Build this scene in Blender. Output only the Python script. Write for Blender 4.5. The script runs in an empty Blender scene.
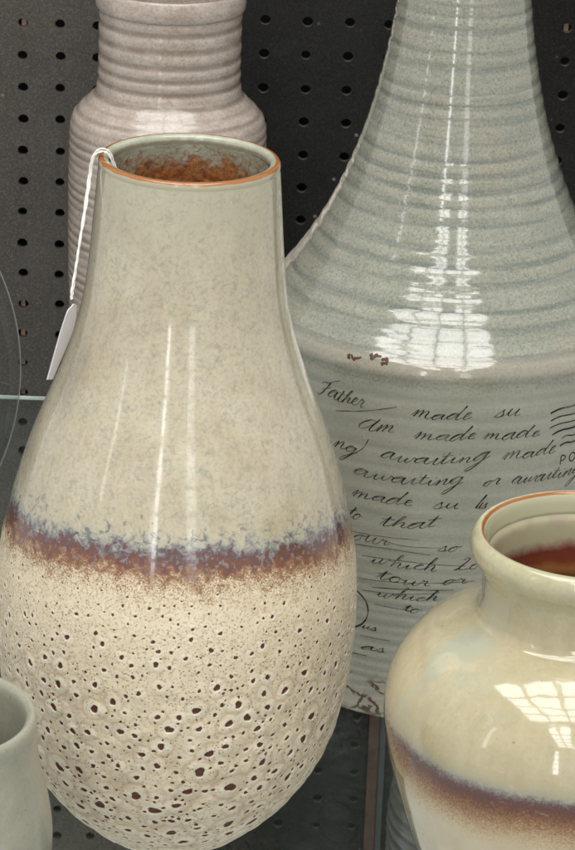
import bpy, math, random
import numpy as np
from mathutils import Vector, Matrix
random.seed(7)
scene = bpy.context.scene
COL = scene.collection
R = math.radians

# ------------------------------------------------------------------ helpers
def link(o, parent=None):
    COL.objects.link(o)
    if parent is not None:
        o.parent = parent
    return o

def thing(name, label, cat, loc=(0, 0, 0), rot=(0, 0, 0), group=None):
    o = bpy.data.objects.new(name, None)
    o.empty_display_size = 0.03
    o.location = loc
    o.rotation_euler = rot
    o['label'] = label
    o['category'] = cat
    if group:
        o['group'] = group
    return link(o)

def mesh_obj(name, verts, faces, mat, parent=None, smooth=True, attrs=None):
    me = bpy.data.meshes.new(name)
    me.from_pydata([tuple(map(float, v)) for v in verts], [], faces)
    if attrs:
        for k, vals in attrs.items():
            a = me.attributes.new(k, 'FLOAT', 'POINT')
            a.data.foreach_set('value', np.asarray(vals, dtype=np.float32))
    if smooth:
        me.polygons.foreach_set('use_smooth', [True] * len(me.polygons))
    me.materials.append(mat)
    me.update()
    o = bpy.data.objects.new(name, me)
    return link(o, parent)

def pchip(pts, xs):
    x = np.array([p[0] for p in pts], float); y = np.array([p[1] for p in pts], float)
    h = np.diff(x); dl = np.diff(y) / h
    m = np.zeros(len(x)); m[0] = dl[0]; m[-1] = dl[-1]
    for i in range(1, len(x) - 1):
        # three-point slope, limited only at extrema
        m[i] = (dl[i-1] * h[i] + dl[i] * h[i-1]) / (h[i-1] + h[i])
        if dl[i-1] * dl[i] <= 0:
            m[i] = 0.0
    xs = np.asarray(xs, float)
    i = np.clip(np.searchsorted(x, xs) - 1, 0, len(x) - 2)
    t = np.clip((xs - x[i]) / h[i], 0, 1)
    return ((2*t**3 - 3*t**2 + 1) * y[i] + (t**3 - 2*t**2 + t) * h[i] * m[i]
            + (-2*t**3 + 3*t**2) * y[i+1] + (t**3 - t**2) * h[i] * m[i+1])

def spline(pts, n):
    """Catmull-Rom through 2-D or 3-D points, n samples per span."""
    P = [np.array(p, float) for p in pts]
    if len(P) < 3:
        return [P[0] + (P[-1] - P[0]) * k / n for k in range(n + 1)]
    E = [2 * P[0] - P[1]] + P + [2 * P[-1] - P[-2]]
    out = []
    for i in range(1, len(E) - 2):
        a, b, c, d = E[i-1:i+3]
        for k in range(n):
            t = k / n
            out.append(.5 * (2*b + (c - a)*t + (2*a - 5*b + 4*c - d)*t*t + (3*b - a - 3*c + d)*t**3))
    out.append(E[-2])
    return out

def lathe(name, prof, mat, parent=None, segs=160, cap=None, attrs=None, wob=0.0, seed=0):
    """prof: list of (r, z) from start to end; attrs: {name: per-profile values}; wob: slight hand-thrown unevenness."""
    n = len(prof)
    th = np.linspace(0, 2*math.pi, segs, endpoint=False)
    rr = np.array([p[0] for p in prof]); zz = np.array([p[1] for p in prof])
    rng = np.random.RandomState(seed)
    ph = rng.rand(6) * 6.283
    W = 1 + wob * (np.sin(2*th[None, :] + ph[0] + zz[:, None]*9) * .6 + np.sin(3*th[None, :] + ph[1] - zz[:, None]*17) * .4
                   + np.sin(zz[:, None]*70 + ph[2] + np.sin(th[None, :] + ph[3])) * .35)
    X = rr[:, None] * W * np.cos(th)[None, :]; Y = rr[:, None] * W * np.sin(th)[None, :]
    Z = np.repeat(zz[:, None], segs, 1)
    V = np.stack([X, Y, Z], -1).reshape(-1, 3)
    F = []
    for i in range(n - 1):
        for j in range(segs):
            k = (j + 1) % segs
            F.append((i*segs + j, i*segs + k, (i+1)*segs + k, (i+1)*segs + j))
    A = {k: np.repeat(np.asarray(v, float), segs) for k, v in (attrs or {}).items()}
    V = list(V)
    for end in (cap or ()):
        i = 0 if end == 'start' else n - 1
        V.append((0, 0, zz[i])); c = len(V) - 1
        for k in A:
            A[k] = np.append(A[k], A[k][i*segs])
        for j in range(segs):
            k = (j + 1) % segs
            F.append((c, i*segs + k, i*segs + j) if end == 'start' else (c, i*segs + j, i*segs + k))
    return mesh_obj(name, V, F, mat, parent, True, A)

def box_mesh(boxes):
    V, F = [], []
    for (x0, x1, y0, y1, z0, z1) in boxes:
        b = len(V)
        V += [(x0,y0,z0),(x1,y0,z0),(x1,y1,z0),(x0,y1,z0),(x0,y0,z1),(x1,y0,z1),(x1,y1,z1),(x0,y1,z1)]
        F += [(b,b+3,b+2,b+1),(b+4,b+5,b+6,b+7),(b,b+1,b+5,b+4),(b+1,b+2,b+6,b+5),(b+2,b+3,b+7,b+6),(b+3,b,b+4,b+7)]
    return V, F

def boxes_obj(name, boxes, mat, parent=None, bevel=0.0):
    V, F = box_mesh(boxes)
    o = mesh_obj(name, V, F, mat, parent, False)
    if bevel:
        m = o.modifiers.new('bevel', 'BEVEL'); m.width = bevel; m.segments = 2
    return o

def tube(paths, rad, sides=8):
    V, F = [], []
    for pts in paths:
        P = [Vector(p) for p in pts]
        prev = None
        for i, p in enumerate(P):
            t = (P[min(i+1, len(P)-1)] - P[max(i-1, 0)]).normalized()
            u = (prev - t * prev.dot(t)).normalized() if prev is not None else t.orthogonal().normalized()
            prev = u
            v = t.cross(u)
            for k in range(sides):
                a = 2*math.pi*k/sides
                V.append(p + (u*math.cos(a) + v*math.sin(a))*rad)
            if i:
                b = len(V) - 2*sides
                for k in range(sides):
                    F.append((b+k, b+(k+1) % sides, b+sides+(k+1) % sides, b+sides+k))
    return V, F

# ------------------------------------------------------------------ node helper
class G:
    def __init__(self, name):
        self.m = bpy.data.materials.new(name)
        self.m.use_nodes = True
        self.t = self.m.node_tree
        self.t.nodes.clear()
        self.out = self.t.nodes.new('ShaderNodeOutputMaterial')
        self.tc = self.t.nodes.new('ShaderNodeTexCoord')
        self.P = self.tc.outputs['Object']
    def n(self, typ, **kw):
        d = self.t.nodes.new(typ)
        for k, v in kw.items():
            setattr(d, k, v)
        return d
    def put(self, sock, v):
        if isinstance(v, bpy.types.NodeSocket):
            self.t.links.new(v, sock)
        elif v is not None:
            if sock.type == 'RGBA' and len(v) == 3:
                v = (*v, 1)
            sock.default_value = v
    def math(self, op, a, b=None, c=None, clamp=False):
        d = self.n('ShaderNodeMath', operation=op, use_clamp=clamp)
        for i, v in enumerate((a, b, c)):
            if v is not None:
                self.put(d.inputs[i], v)
        return d.outputs[0]
    def add(self, a, b): return self.math('ADD', a, b)
    def sub(self, a, b): return self.math('SUBTRACT', a, b)
    def mul(self, a, b): return self.math('MULTIPLY', a, b)
    def mx(self, a, b): return self.math('MAXIMUM', a, b)
    def sm(self, x, a, b, lo=0.0, hi=1.0):
        """smoothstep of x between a and b onto lo..hi"""
        d = self.n('ShaderNodeMapRange', interpolation_type='SMOOTHSTEP')
        for s, v in zip(('Value', 'From Min', 'From Max', 'To Min', 'To Max'), (x, a, b, lo, hi)):
            self.put(d.inputs[s], v)
        return d.outputs[0]
    def lin(self, x, a, b, lo=0.0, hi=1.0):
        d = self.n('ShaderNodeMapRange')
        for s, v in zip(('Value', 'From Min', 'From Max', 'To Min', 'To Max'), (x, a, b, lo, hi)):
            self.put(d.inputs[s], v)
        return d.outputs[0]
    def mix(self, f, a, b, blend='MIX'):
        d = self.n('ShaderNodeMix', data_type='RGBA', blend_type=blend)
        self.put(d.inputs[0], f); self.put(d.inputs[6], a); self.put(d.inputs[7], b)
        return d.outputs[2]
    def xyz(self, v=None):
        d = self.n('ShaderNodeSeparateXYZ'); self.put(d.inputs[0], v or self.P)
        return d.outputs
    def scaled(self, s, v=None):
        d = self.n('ShaderNodeVectorMath', operation='MULTIPLY')
        self.put(d.inputs[0], v or self.P); self.put(d.inputs[1], s)
        return d.outputs[0]
    def vadd(self, a, b):
        d = self.n('ShaderNodeVectorMath', operation='ADD')
        self.put(d.inputs[0], a); self.put(d.inputs[1], b)
        return d.outputs[0]
    def noise(self, scale, detail=2.0, rough=0.5, v=None, col=False, dist=0.0):
        d = self.n('ShaderNodeTexNoise')
        self.put(d.inputs['Vector'], v or self.P)
        d.inputs['Scale'].default_value = scale; d.inputs['Detail'].default_value = detail
        d.inputs['Roughness'].default_value = rough; d.inputs['Distortion'].default_value = dist
        return d.outputs['Color' if col else 'Fac']
    def voro(self, scale, v=None, feature='F1', rnd=1.0):
        d = self.n('ShaderNodeTexVoronoi', feature=feature)
        self.put(d.inputs['Vector'], v or self.P)
        d.inputs['Scale'].default_value = scale
        d.inputs['Randomness'].default_value = rnd
        return d
    def ramp(self, f, stops, interp='LINEAR'):
        d = self.n('ShaderNodeValToRGB')
        d.color_ramp.interpolation = interp
        e = d.color_ramp.elements
        e[0].position, e[0].color = stops[0][0], (*stops[0][1], 1)
        e[1].position, e[1].color = stops[-1][0], (*stops[-1][1], 1)
        for p, c in stops[1:-1]:
            x = e.new(p); x.color = (*c, 1)
        self.put(d.inputs[0], f)
        return d.outputs[0]
    def attr(self, name):
        d = self.n('ShaderNodeAttribute', attribute_name=name)
        return d.outputs['Fac']
    def bump(self, h, dist, strength=1.0, normal=None):
        d = self.n('ShaderNodeBump')
        d.inputs['Distance'].default_value = dist
        self.put(d.inputs['Strength'], strength)
        self.put(d.inputs['Height'], h)
        if normal is not None:
            self.put(d.inputs['Normal'], normal)
        return d.outputs[0]
    def pbr(self, color, rough=.4, normal=None, coat=0.0, coat_rough=.05, metal=0.0, spec=.5, coat_normal=None):
        b = self.n('ShaderNodeBsdfPrincipled')
        self.put(b.inputs['Base Color'], color); self.put(b.inputs['Roughness'], rough)
        self.put(b.inputs['Metallic'], metal); self.put(b.inputs['Specular IOR Level'], spec)
        self.put(b.inputs['Coat Weight'], coat); self.put(b.inputs['Coat Roughness'], coat_rough)
        if normal is not None:
            self.put(b.inputs['Normal'], normal)
        if coat_normal is not None:
            self.put(b.inputs['Coat Normal'], coat_normal)
        self.t.links.new(b.outputs[0], self.out.inputs[0])
        return self.m
# ------------------------------------------------------------------ materials
def flat_mat(name, col, rough=.6, metal=0.0, var=.12, scale=80):
    g = G(name)
    f = g.noise(scale, 4, .6)
    c = g.mix(g.lin(f, .3, .7), tuple(v*(1-var) for v in col), tuple(min(1, v*(1+var)) for v in col))
    return g.pbr(c, rough, g.bump(g.noise(scale*6, 3), .0004, .3), metal=metal)

def glaze_top(g, c0, c1, fleck, patch_scale=45, fleck_amt=.55, fine_amt=1.0):
    """mottled glossy stoneware glaze: broad cloudiness, vertical runs, fine bluish flecks in loose patches"""
    cloud = g.noise(patch_scale, 4, .6)
    run = g.noise(1.0, 3, .55, g.scaled((140, 140, 9)))
    c = g.mix(g.lin(g.add(g.mul(cloud, .55), g.mul(run, .45)), .34, .66), c0, c1)
    fine = g.noise(520, 3, .7)
    c = g.mix(g.sm(fine, .46, .72, 0, .42*fine_amt), c, fleck)
    c = g.mix(g.sm(fine, .46, .28, 0, .25*fine_amt), c, tuple(min(1, v*1.25) for v in c1))
    fl = g.noise(330, 5, .75, dist=.6)
    patch = g.noise(26, 3, .6)
    m = g.mul(g.sm(fl, .53, .66), g.sm(patch, .38, .62))
    return g.mix(g.mul(m, fleck_amt), c, fleck)

def glaze_normal(g, amt=1.0):
    h = g.noise(1.0, 2, .5, g.scaled((70, 70, 8)))
    h2 = g.noise(38, 2, .5)
    return g.bump(g.add(h, g.mul(h2, .7)), .0012, .22*amt)

def mat_main():
    g = G('pitted_cream_glaze')
    x, y, z = g.xyz()
    wob = g.sub(g.noise(42, 2), .5)
    blot = g.sub(g.noise(210, 4, .7, dist=.5), .5)
    grain = g.sub(g.noise(1150, 2, .8), .5)
    zz = g.add(g.add(z, g.mul(g.add(y, .085), .10)), g.add(g.mul(wob, .010), g.mul(blot, .030)))
    low = g.sm(zz, .168, .181, 1, 0)
    zz = g.add(zz, g.mul(g.mul(grain, .058), low))
    top = glaze_top(g, (.455, .395, .275), (.56, .51, .38), (.24, .26, .225), fleck_amt=.5)
    # cooler, greener just under the rim
    top = g.mix(g.sm(z, .30, .352, 0, .55), top, (.42, .42, .31))
    cream_n = g.noise(120, 4, .7)
    cream = g.mix(g.lin(cream_n, .3, .7), (.70, .605, .43), (.81, .73, .555))
    spk = g.noise(800, 2, .7)
    cream = g.mix(g.mul(g.sm(spk, .52, .66), g.sm(z, .06, .165, .25, .75)), cream, (.36, .22, .12))
    t = g.lin(zz, .143, .203)
    band = g.ramp(t, [(0, (.72, .62, .46)), (.30, (.66, .55, .39)), (.42, (.56, .43, .285)), (.52, (.38, .235, .135)),
                      (.605, (.20, .086, .050)), (.69, (.135, .060, .056)), (.73, (.135, .10, .11)), (.765, (.25, .25, .23)),
                      (.81, (.38, .38, .32)), (.90, (.475, .445, .335)), (1.0, (.50, .455, .32))])
    c = g.mix(g.sm(t, .78, .90), band, top)
    c = g.mix(g.sm(t, .30, .56, 1, 0), c, cream)
    bl = g.sm(g.noise(300, 2, .6, dist=.3), .56, .63)                # pale crystals scattered in the band
    bmask = g.mul(g.sm(t, .54, .64), g.sm(t, .80, .95, 1, 0))
    c = g.mix(g.mul(g.mul(bl, bmask), .6), c, (.29, .275, .265))
    dk = g.sm(g.noise(240, 4, .65, dist=.8), .54, .62)                # dark blue veins above it
    dmask = g.mul(g.sm(t, .66, .74), g.sm(t, .84, 1.08, 1, 0))
    c = g.mix(g.mul(g.mul(dk, dmask), .72), c, (.12, .13, .14))
    # ---- pits: modelled in the mesh, which carries how deep in a pit / on its halo / in a seam each point is
    Pw = g.vadd(g.P, g.scaled((.0012, .0012, .0012), g.noise(420, 3, .6, col=True)))
    jag = g.sub(g.noise(1500, 2, .6), .5)
    pits = g.sm(g.add(g.attr('pit'), g.mul(jag, .12)), .38, .62)
    halo = g.attr('halo'); seam = g.attr('seam')
    c = g.mix(g.mul(g.sm(g.add(seam, g.mul(jag, .9)), .05, .9), .38), c, (.46, .32, .20))
    c = g.mix(g.mul(halo, .6), c, (.83, .765, .63))
    pin = g.voro(560, Pw)
    pm = g.mul(g.sm(pin.outputs['Distance'], .17, .27, 1, 0), g.mul(g.sm(g.add(z, g.mul(wob, .05)), .170, .13), g.sm(g.noise(90, 2), .38, .55, .25, 1)))
    c = g.mix(g.mul(pm, .72), c, (.20, .095, .05))
    c = g.mix(pits, c, (.105, .038, .019))
    lowz = g.sm(zz, .164, .184, 1, 0)
    bub = g.voro(105, g.vadd(g.P, g.scaled((.004, .004, .004), g.noise(150, 2, .5, col=True))), 'SMOOTH_F1')
    bz = g.sm(z, .150, .085)
    bd = g.mul(bub.outputs['Distance'], bz)
    c = g.mix(g.mul(g.mul(g.sm(bd, .40, .66), g.sm(g.noise(60, 3), .35, .6)), .36), c, (.40, .26, .165))
    c = g.mix(g.mul(pits, 1.0), c, (.105, .038, .019))
    rough = g.add(g.mul(lowz, .33), .13)
    lump = g.noise(260, 3, .6)
    hgt = g.add(g.mul(lump, g.mul(lowz, .8)), g.mul(pm, -.8))
    nb = g.bump(hgt, .0007, .5, g.bump(g.mul(bd, -1.0), .0042, .55, glaze_normal(g, 1.15)))
    g.pbr(c, rough, nb, coat=g.sm(zz, .168, .186, 0, .7), coat_rough=.04)
    return g.m

def mat_main_rim():
    g = G('rim_glaze_with_rust_line')
    t = g.attr('along')
    n = g.noise(160, 3, .6)
    tt = g.add(t, g.mul(g.sub(n, .5), .09))
    pale = g.mix(g.lin(g.noise(200, 3), .35, .65), (.36, .38, .29), (.46, .47, .36))
    body = (.44, .41, .29)
    c = g.mix(g.sm(tt, .22, .28), body, (.36, .14, .04))
    c = g.mix(g.sm(tt, .50, .57), c, pale)
    c = g.mix(g.sm(tt, .86, .95, 0, .75), c, (.17, .14, .09))
    return g.pbr(c, .15, glaze_normal(g, .4), coat=.5)

def mat_main_inside():
    g = G('rust_speckled_inner_glaze')
    x, y, z = g.xyz()
    n = g.sub(g.noise(190, 5, .75, dist=.5), .5)
    zz = g.add(z, g.mul(n, .046))
    pale = g.mix(g.lin(g.noise(90, 4), .3, .7), (.30, .31, .23), (.42, .42, .33))
    rust = g.mix(g.lin(g.noise(300, 4, .7), .36, .64), (.17, .050, .015), (.42, .165, .05))
    c = g.mix(g.sm(zz, .334, .348, 1, 0), pale, rust)
    pk = g.mul(g.sm(g.noise(140, 4, .7, dist=1.0), .54, .62), g.sm(z, .350, .338))
    c = g.mix(g.mul(pk, .6), c, (.27, .13, .075))
    return g.pbr(c, .35, g.bump(g.noise(420, 3), .001, .6))

def mat_bottle():
    g = G('ribbed_celadon_glaze')
    x, y, z = g.xyz()
    gr = g.attr('groove')
    cloud = g.noise(1, 4, .65, g.scaled((22, 22, 130)))
    warm = g.noise(16, 3, .6)
    c = g.mix(g.lin(cloud, .35, .65), (.245, .262, .212), (.335, .335, .272))
    c = g.mix(g.sm(warm, .45, .7, 0, .55), c, (.31, .28, .215))
    streak = g.noise(1, 3, .6, g.scaled((14, 14, 260)))
    pool = g.mul(g.sm(gr, .38, .98), g.sm(streak, .30, .64, .25, 1.0))
    c = g.mix(g.mul(pool, .72), c, (.105, .128, .112))
    fine = g.noise(750, 3, .8)
    mid = g.noise(310, 3, .75)
    c = g.mix(g.sm(mid, .50, .68, 0, .35), c, (.15, .165, .14))
    c = g.mix(g.sm(fine, .49, .68, 0, .60), c, (.10, .115, .095))
    c = g.mix(g.sm(fine, .47, .30, 0, .45), c, (.46, .45, .38))
    # warm bare band at the shoulder crease, duller decorated body below it
    crease = g.mul(g.sm(z, .204, .2115), g.sm(z, .2145, .220, 1, 0))
    c = g.mix(g.mul(crease, .45), c, (.36, .315, .245))
    body = g.sm(z, .204, .198)
    c = g.mix(g.mul(body, .55), c, (.385, .385, .325))
    # flaked foot: cracked chips showing rust clay
    v = g.voro(95, g.vadd(g.P, g.scaled((.010, .010, .010), g.noise(120, 3, col=True))), 'DISTANCE_TO_EDGE')
    zone = g.mul(g.sm(g.add(z, g.mul(g.sub(g.noise(55, 2), .5), .026)), .029, .021), 1.0)
    crack = g.mul(g.sm(g.add(v.outputs['Distance'], g.mul(g.sub(g.noise(240, 3, .7), .5), .16)), .06, .11, 1, 0), zone)
    crack = g.mul(crack, g.sm(g.noise(95, 3), .44, .50))
    flake = g.mul(g.sm(v.outputs['Distance'], .08, .2), g.mul(zone, g.sm(g.noise(75, 2), .42, .52)))
    c = g.mix(g.mul(flake, .5), c, (.46, .40, .30))
    c = g.mix(crack, c, g.mix(g.noise(300, 3), (.05, .02, .012), (.16, .065, .03)))
    footline = g.mul(g.sm(z, .0045, .002), g.sm(g.noise(130, 2), .45, .55))
    c = g.mix(footline, c, (.12, .045, .02))
    dull = g.sm(z, .200, .213)
    h = g.add(g.mul(g.noise(1, 3, .6, g.scaled((40, 40, 240))), 1.0), g.mul(fine, .12))
    nb = g.bump(g.sub(h, g.mul(crack, 1.5)),   .0011, .15)
    return g.pbr(c, g.add(.30, g.mul(dull, -.19)), nb, coat=g.add(.2, g.mul(dull, .75)), coat_rough=.03,
                 coat_normal=g.bump(h, .0008, .08))

def mat_back():
    g = G('pinkish_grey_ribbed_glaze')
    gr = g.attr('groove')
    n = g.noise(1, 4, .7, g.scaled((70, 70, 190)))
    c = g.mix(g.lin(n, .32, .68), (.39, .325, .275), (.53, .455, .40))
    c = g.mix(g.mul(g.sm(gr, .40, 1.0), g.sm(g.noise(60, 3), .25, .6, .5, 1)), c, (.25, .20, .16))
    f = g.noise(600, 3, .8)
    c = g.mix(g.sm(f, .49, .66, 0, .5), c, (.21, .17, .14))
    c = g.mix(g.sm(f, .46, .3, 0, .3), c, (.62, .58, .53))
    nb = g.bump(g.add(g.noise(90, 3), g.mul(f, .2)), .0009, .3)
    return g.pbr(c, .24, nb, coat=.5, coat_rough=.06)

def mat_jar():
    g = G('olive_cream_glaze')
    x, y, z = g.xyz()
    wob = g.sub(g.noise(30, 2), .5)
    grain = g.sub(g.noise(1000, 2, .8), .5)
    blot = g.sub(g.noise(260, 3, .6), .5)
    zz = g.add(z, g.add(g.mul(wob, .007), g.mul(blot, .005)))
    zz = g.add(zz, g.mul(g.mul(grain, .022), g.sm(zz, .112, .122, 1, .25)))
    top = glaze_top(g, (.40, .35, .21), (.50, .44, .285), (.27, .29, .21), 24, .4, .45)
    cloud = g.noise(17, 3, .6)
    top = g.mix(g.mul(g.sm(cloud, .5, .68), g.sm(z, .12, .15, .3, 1)), top, (.40, .41, .31))
    t = g.lin(zz, .087, .130)
    band = g.ramp(t, [(0, (.64, .55, .38)), (.26, (.52, .40, .24)), (.44, (.30, .165, .075)), (.58, (.165, .062, .030)),
                      (.68, (.105, .040, .030)), (.74, (.115, .062, .064)), (.785, (.20, .18, .165)), (.83, (.34, .33, .25)), (1, (.45, .40, .25))])
    c = g.mix(g.sm(t, .80, 1.0), band, top)
    c = g.mix(g.sm(t, 0, .25, 1, 0), c, g.mix(g.lin(g.noise(60, 4), .3, .7), (.58, .50, .34), (.70, .62, .46)))
    for sc_, thr in ((170, .80), (330, .72)):                        # pinholes
        v = g.voro(sc_)
        pk = g.mul(g.sm(v.outputs['Distance'], .06, .13, 1, 0), g.sm(g.xyz(v.outputs['Color'])[0], thr, thr + .05))
        c = g.mix(g.mul(pk, .6), c, (.17, .15, .09))
    # worn scuffs in the glaze
    sc = g.noise(1, 5, .7, g.scaled((60, 60, 110)), dist=2.0)
    c = g.mix(g.mul(g.sm(sc, .60, .70), .22), c, (.62, .60, .50))
    return g.pbr(c, .12, glaze_normal(g, .9), coat=.8, coat_rough=.02, coat_normal=glaze_normal(g, .7))

def mat_jar_rim():
    g = G('jar_rim_glaze')
    t = g.attr('along')
    tt = g.add(t, g.mul(g.sub(g.noise(130, 3), .5), .035))
    c = glaze_top(g, (.41, .39, .235), (.49, .455, .29), (.32, .33, .25), 30, .3)
    c = g.mix(g.sm(g.noise(28, 3), .54, .70, 0, .35), c, (.40, .35, .33))
    line = g.mul(g.sm(tt, .615, .635), g.sm(tt, .705, .725, 1, 0))
    c = g.mix(g.sm(tt, .705, .73), c, (.47, .46, .31))
    c = g.mix(line, c, (.34, .115, .028))
    c = g.mix(g.mul(g.sm(tt, .955, .99), .6), c, (.20, .19, .13))
    return g.pbr(c, .13, glaze_normal(g, .4), coat=.7, coat_rough=.03)

def mat_jar_inside():
    g = G('jar_inner_glaze')
    x, y, z = g.xyz()
    n = g.sub(g.noise(130, 4, .65), .5)
    zz = g.add(z, g.mul(n, .006))
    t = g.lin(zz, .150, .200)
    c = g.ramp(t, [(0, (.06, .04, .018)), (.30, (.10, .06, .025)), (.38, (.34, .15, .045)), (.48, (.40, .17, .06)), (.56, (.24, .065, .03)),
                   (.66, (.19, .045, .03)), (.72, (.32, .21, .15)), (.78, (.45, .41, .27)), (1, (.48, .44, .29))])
    pk = g.sm(g.noise(55, 3, .6), .50, .64)
    c = g.mix(g.mul(pk, g.sm(z, .19, .197, 0, .4)), c, (.40, .31, .26))
    return g.pbr(c, .16, glaze_normal(g, .4), coat=.6)

def mat_cup():
    g = G('crazed_grey_green_glaze')
    n = g.noise(60, 4, .65)
    c = g.mix(g.lin(n, .3, .7), (.285, .285, .220), (.365, .36, .285))
    f = g.noise(620, 3, .8)
    c = g.mix(g.sm(f, .52, .7, 0, .4), c, (.17, .18, .135))
    v = g.voro(240)
    pk = g.mul(g.sm(v.outputs['Distance'], .07, .14, 1, 0), g.sm(g.xyz(v.outputs['Color'])[0], .74, .8))
    c = g.mix(g.mul(pk, .6), c, (.14, .13, .09))
    run = g.noise(1, 4, .7, g.scaled((190, 190, 16)), dist=.5)
    c = g.mix(g.mul(g.sm(run, .60, .70), .35), c, (.25, .23, .17))
    return g.pbr(c, .3, g.bump(g.add(n, g.mul(f, .2)), .0008, .3), coat=.3, coat_rough=.1)

def mat_board(name, c0, c1, sp_=.25):
    g = G(name)
    n = g.noise(7, 4, .6)
    c = g.mix(g.lin(n, .35, .65), c0, c1)
    gr = g.noise(900, 2, .8)
    c = g.mix(g.sm(gr, .52, .70, 0, .55), c, tuple(v*2.0 for v in c1))
    c = g.mix(g.sm(gr, .46, .32, 0, .5), c, tuple(v*.45 for v in c0))
    v = g.voro(75)                                                   # dust specks and paint chips
    rnd = g.xyz(v.outputs['Color'])[0]
    sp = g.mul(g.sm(v.outputs['Distance'], .05, .12, 1, 0), g.sm(rnd, .80, .86))
    c = g.mix(g.mul(sp, .55), c, (.30, .28, .25))
    v2 = g.voro(22)
    sp2 = g.mul(g.sm(v2.outputs['Distance'], .03, .05, 1, 0), g.sm(g.xyz(v2.outputs['Color'])[1], .7, .75))
    c = g.mix(g.mul(sp2, .8), c, (.45, .43, .40))
    sm_ = g.noise(1, 4, .6, g.scaled((9, 9, 30)), dist=1.5)
    c = g.mix(g.sm(sm_, .58, .75, 0, .25), c, tuple(v*1.6 for v in c1))
    return g.pbr(c, .62, g.bump(gr, .0005, .4), spec=sp_)

def mat_shelf_glass():
    g = G('greenish_shelf_glass')
    tr = g.n('ShaderNodeBsdfTransparent'); tr.inputs[0].default_value = (.94, .965, .955, 1)
    gl = g.n('ShaderNodeBsdfGlossy'); gl.inputs['Roughness'].default_value = .03
    gl.inputs['Color'].default_value = (.9, .97, .96, 1)
    fr = g.n('ShaderNodeFresnel'); fr.inputs[0].default_value = 1.19
    geo = g.n('ShaderNodeNewGeometry')
    frf = g.mul(fr.outputs[0], g.sub(1.0, geo.outputs['Backfacing']))
    # a little dust film on the glass
    df = g.n('ShaderNodeBsdfDiffuse'); df.inputs[0].default_value = (.42, .46, .45, 1)
    m1 = g.n('ShaderNodeMixShader'); m2 = g.n('ShaderNodeMixShader')
    dust = g.add(.012, g.sm(g.noise(40, 5, .7), .45, .8, 0, .05))
    g.put(m1.inputs[0], dust); g.t.links.new(tr.outputs[0], m1.inputs[1]); g.t.links.new(df.outputs[0], m1.inputs[2])
    g.put(m2.inputs[0], frf); g.t.links.new(m1.outputs[0], m2.inputs[1]); g.t.links.new(gl.outputs[0], m2.inputs[2])
    g.t.links.new(m2.outputs[0], g.out.inputs[0])
    return g.m

def mat_clear_glass():
    g = G('clear_thin_glass')
    tr = g.n('ShaderNodeBsdfTransparent')
    lw = g.n('ShaderNodeLayerWeight'); lw.inputs[0].default_value = .5
    g.put(tr.inputs[0], g.mix(g.sm(lw.outputs['Facing'], .55, .98), (.955, .965, .96), (.74, .76, .75)))
    gl = g.n('ShaderNodeBsdfGlossy'); gl.inputs['Roughness'].default_value = .02
    fr = g.n('ShaderNodeFresnel'); fr.inputs[0].default_value = 1.22
    geo = g.n('ShaderNodeNewGeometry')
    frf = g.math('MINIMUM', g.mul(fr.outputs[0], g.sub(1.0, geo.outputs['Backfacing'])), g.sm(lw.outputs['Facing'], .90, .985, .07, .75))
    m2 = g.n('ShaderNodeMixShader')
    g.put(m2.inputs[0], frf); g.t.links.new(tr.outputs[0], m2.inputs[1]); g.t.links.new(gl.outputs[0], m2.inputs[2])
    df = g.n('ShaderNodeBsdfDiffuse'); df.inputs[0].default_value = (.75, .77, .76, 1)      # dusty wall, its bright edge glint put in as pale colour
    m3 = g.n('ShaderNodeMixShader')
    g.put(m3.inputs[0], g.sm(lw.outputs['Facing'], .86, .98, .012, .5))
    g.t.links.new(m2.outputs[0], m3.inputs[1]); g.t.links.new(df.outputs[0], m3.inputs[2])
    g.t.links.new(m3.outputs[0], g.out.inputs[0])
    return g.m

def mat_rust():
    g = G('rusty_metal')
    n = g.noise(70, 5, .7)
    c = g.mix(g.lin(n, .3, .7), (.040, .019, .011), (.092, .046, .026))
    c = g.mix(g.sm(g.noise(240, 3, .7), .58, .68, 0, .7), c, (.06, .055, .05))
    return g.pbr(c, .75, g.bump(n, .001, .6))

def mat_crock():
    g = G('dark_ribbed_stoneware')
    gr = g.attr('groove')
    n = g.noise(1, 4, .7, g.scaled((40, 40, 240)))
    c = g.mix(g.lin(n, .32, .68), (.085, .085, .076), (.21, .20, .18))
    c = g.mix(g.sm(gr, .45, .95, 0, .85), c, (.05, .055, .055))
    return g.pbr(c, .3, g.bump(n, .001, .4), coat=.3)

def mat_ink():
    g = G('dark_brown_ink')
    n = g.noise(130, 5, .75)
    c = g.mix(g.sm(n, .44, .68), (.012, .009, .008), (.15, .14, .115))
    return g.pbr(c, .5, spec=.25)

M_main, M_main_rim, M_main_in = mat_main(), mat_main_rim(), mat_main_inside()
M_bottle, M_back, M_jar, M_jar_rim, M_jar_in = mat_bottle(), mat_back(), mat_jar(), mat_jar_rim(), mat_jar_inside()
M_cup = mat_cup()
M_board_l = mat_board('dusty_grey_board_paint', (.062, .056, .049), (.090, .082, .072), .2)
M_board_m = mat_board('mid_board_shaded', (.015, .0152, .0142), (.023, .023, .0215), .05)  # shade on the middle panel is put into this darker colour
M_board_r = mat_board('right_board_shaded', (.013, .0128, .012), (.020, .0195, .0185), .05)  # darker still: shade on the right panel painted into the colour
M_glass, M_clear, M_rust, M_crock, M_ink = mat_shelf_glass(), mat_clear_glass(), mat_rust(), mat_crock(), mat_ink()
M_hard = flat_mat('raw_hardboard', (.09, .07, .055), .8, 0, .5, 300)
M_edge = flat_mat('ground_glass_edge', (.62, .70, .67), .4)
M_wall = flat_mat('black_wall_paint', (.012, .012, .012), .9)
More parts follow.
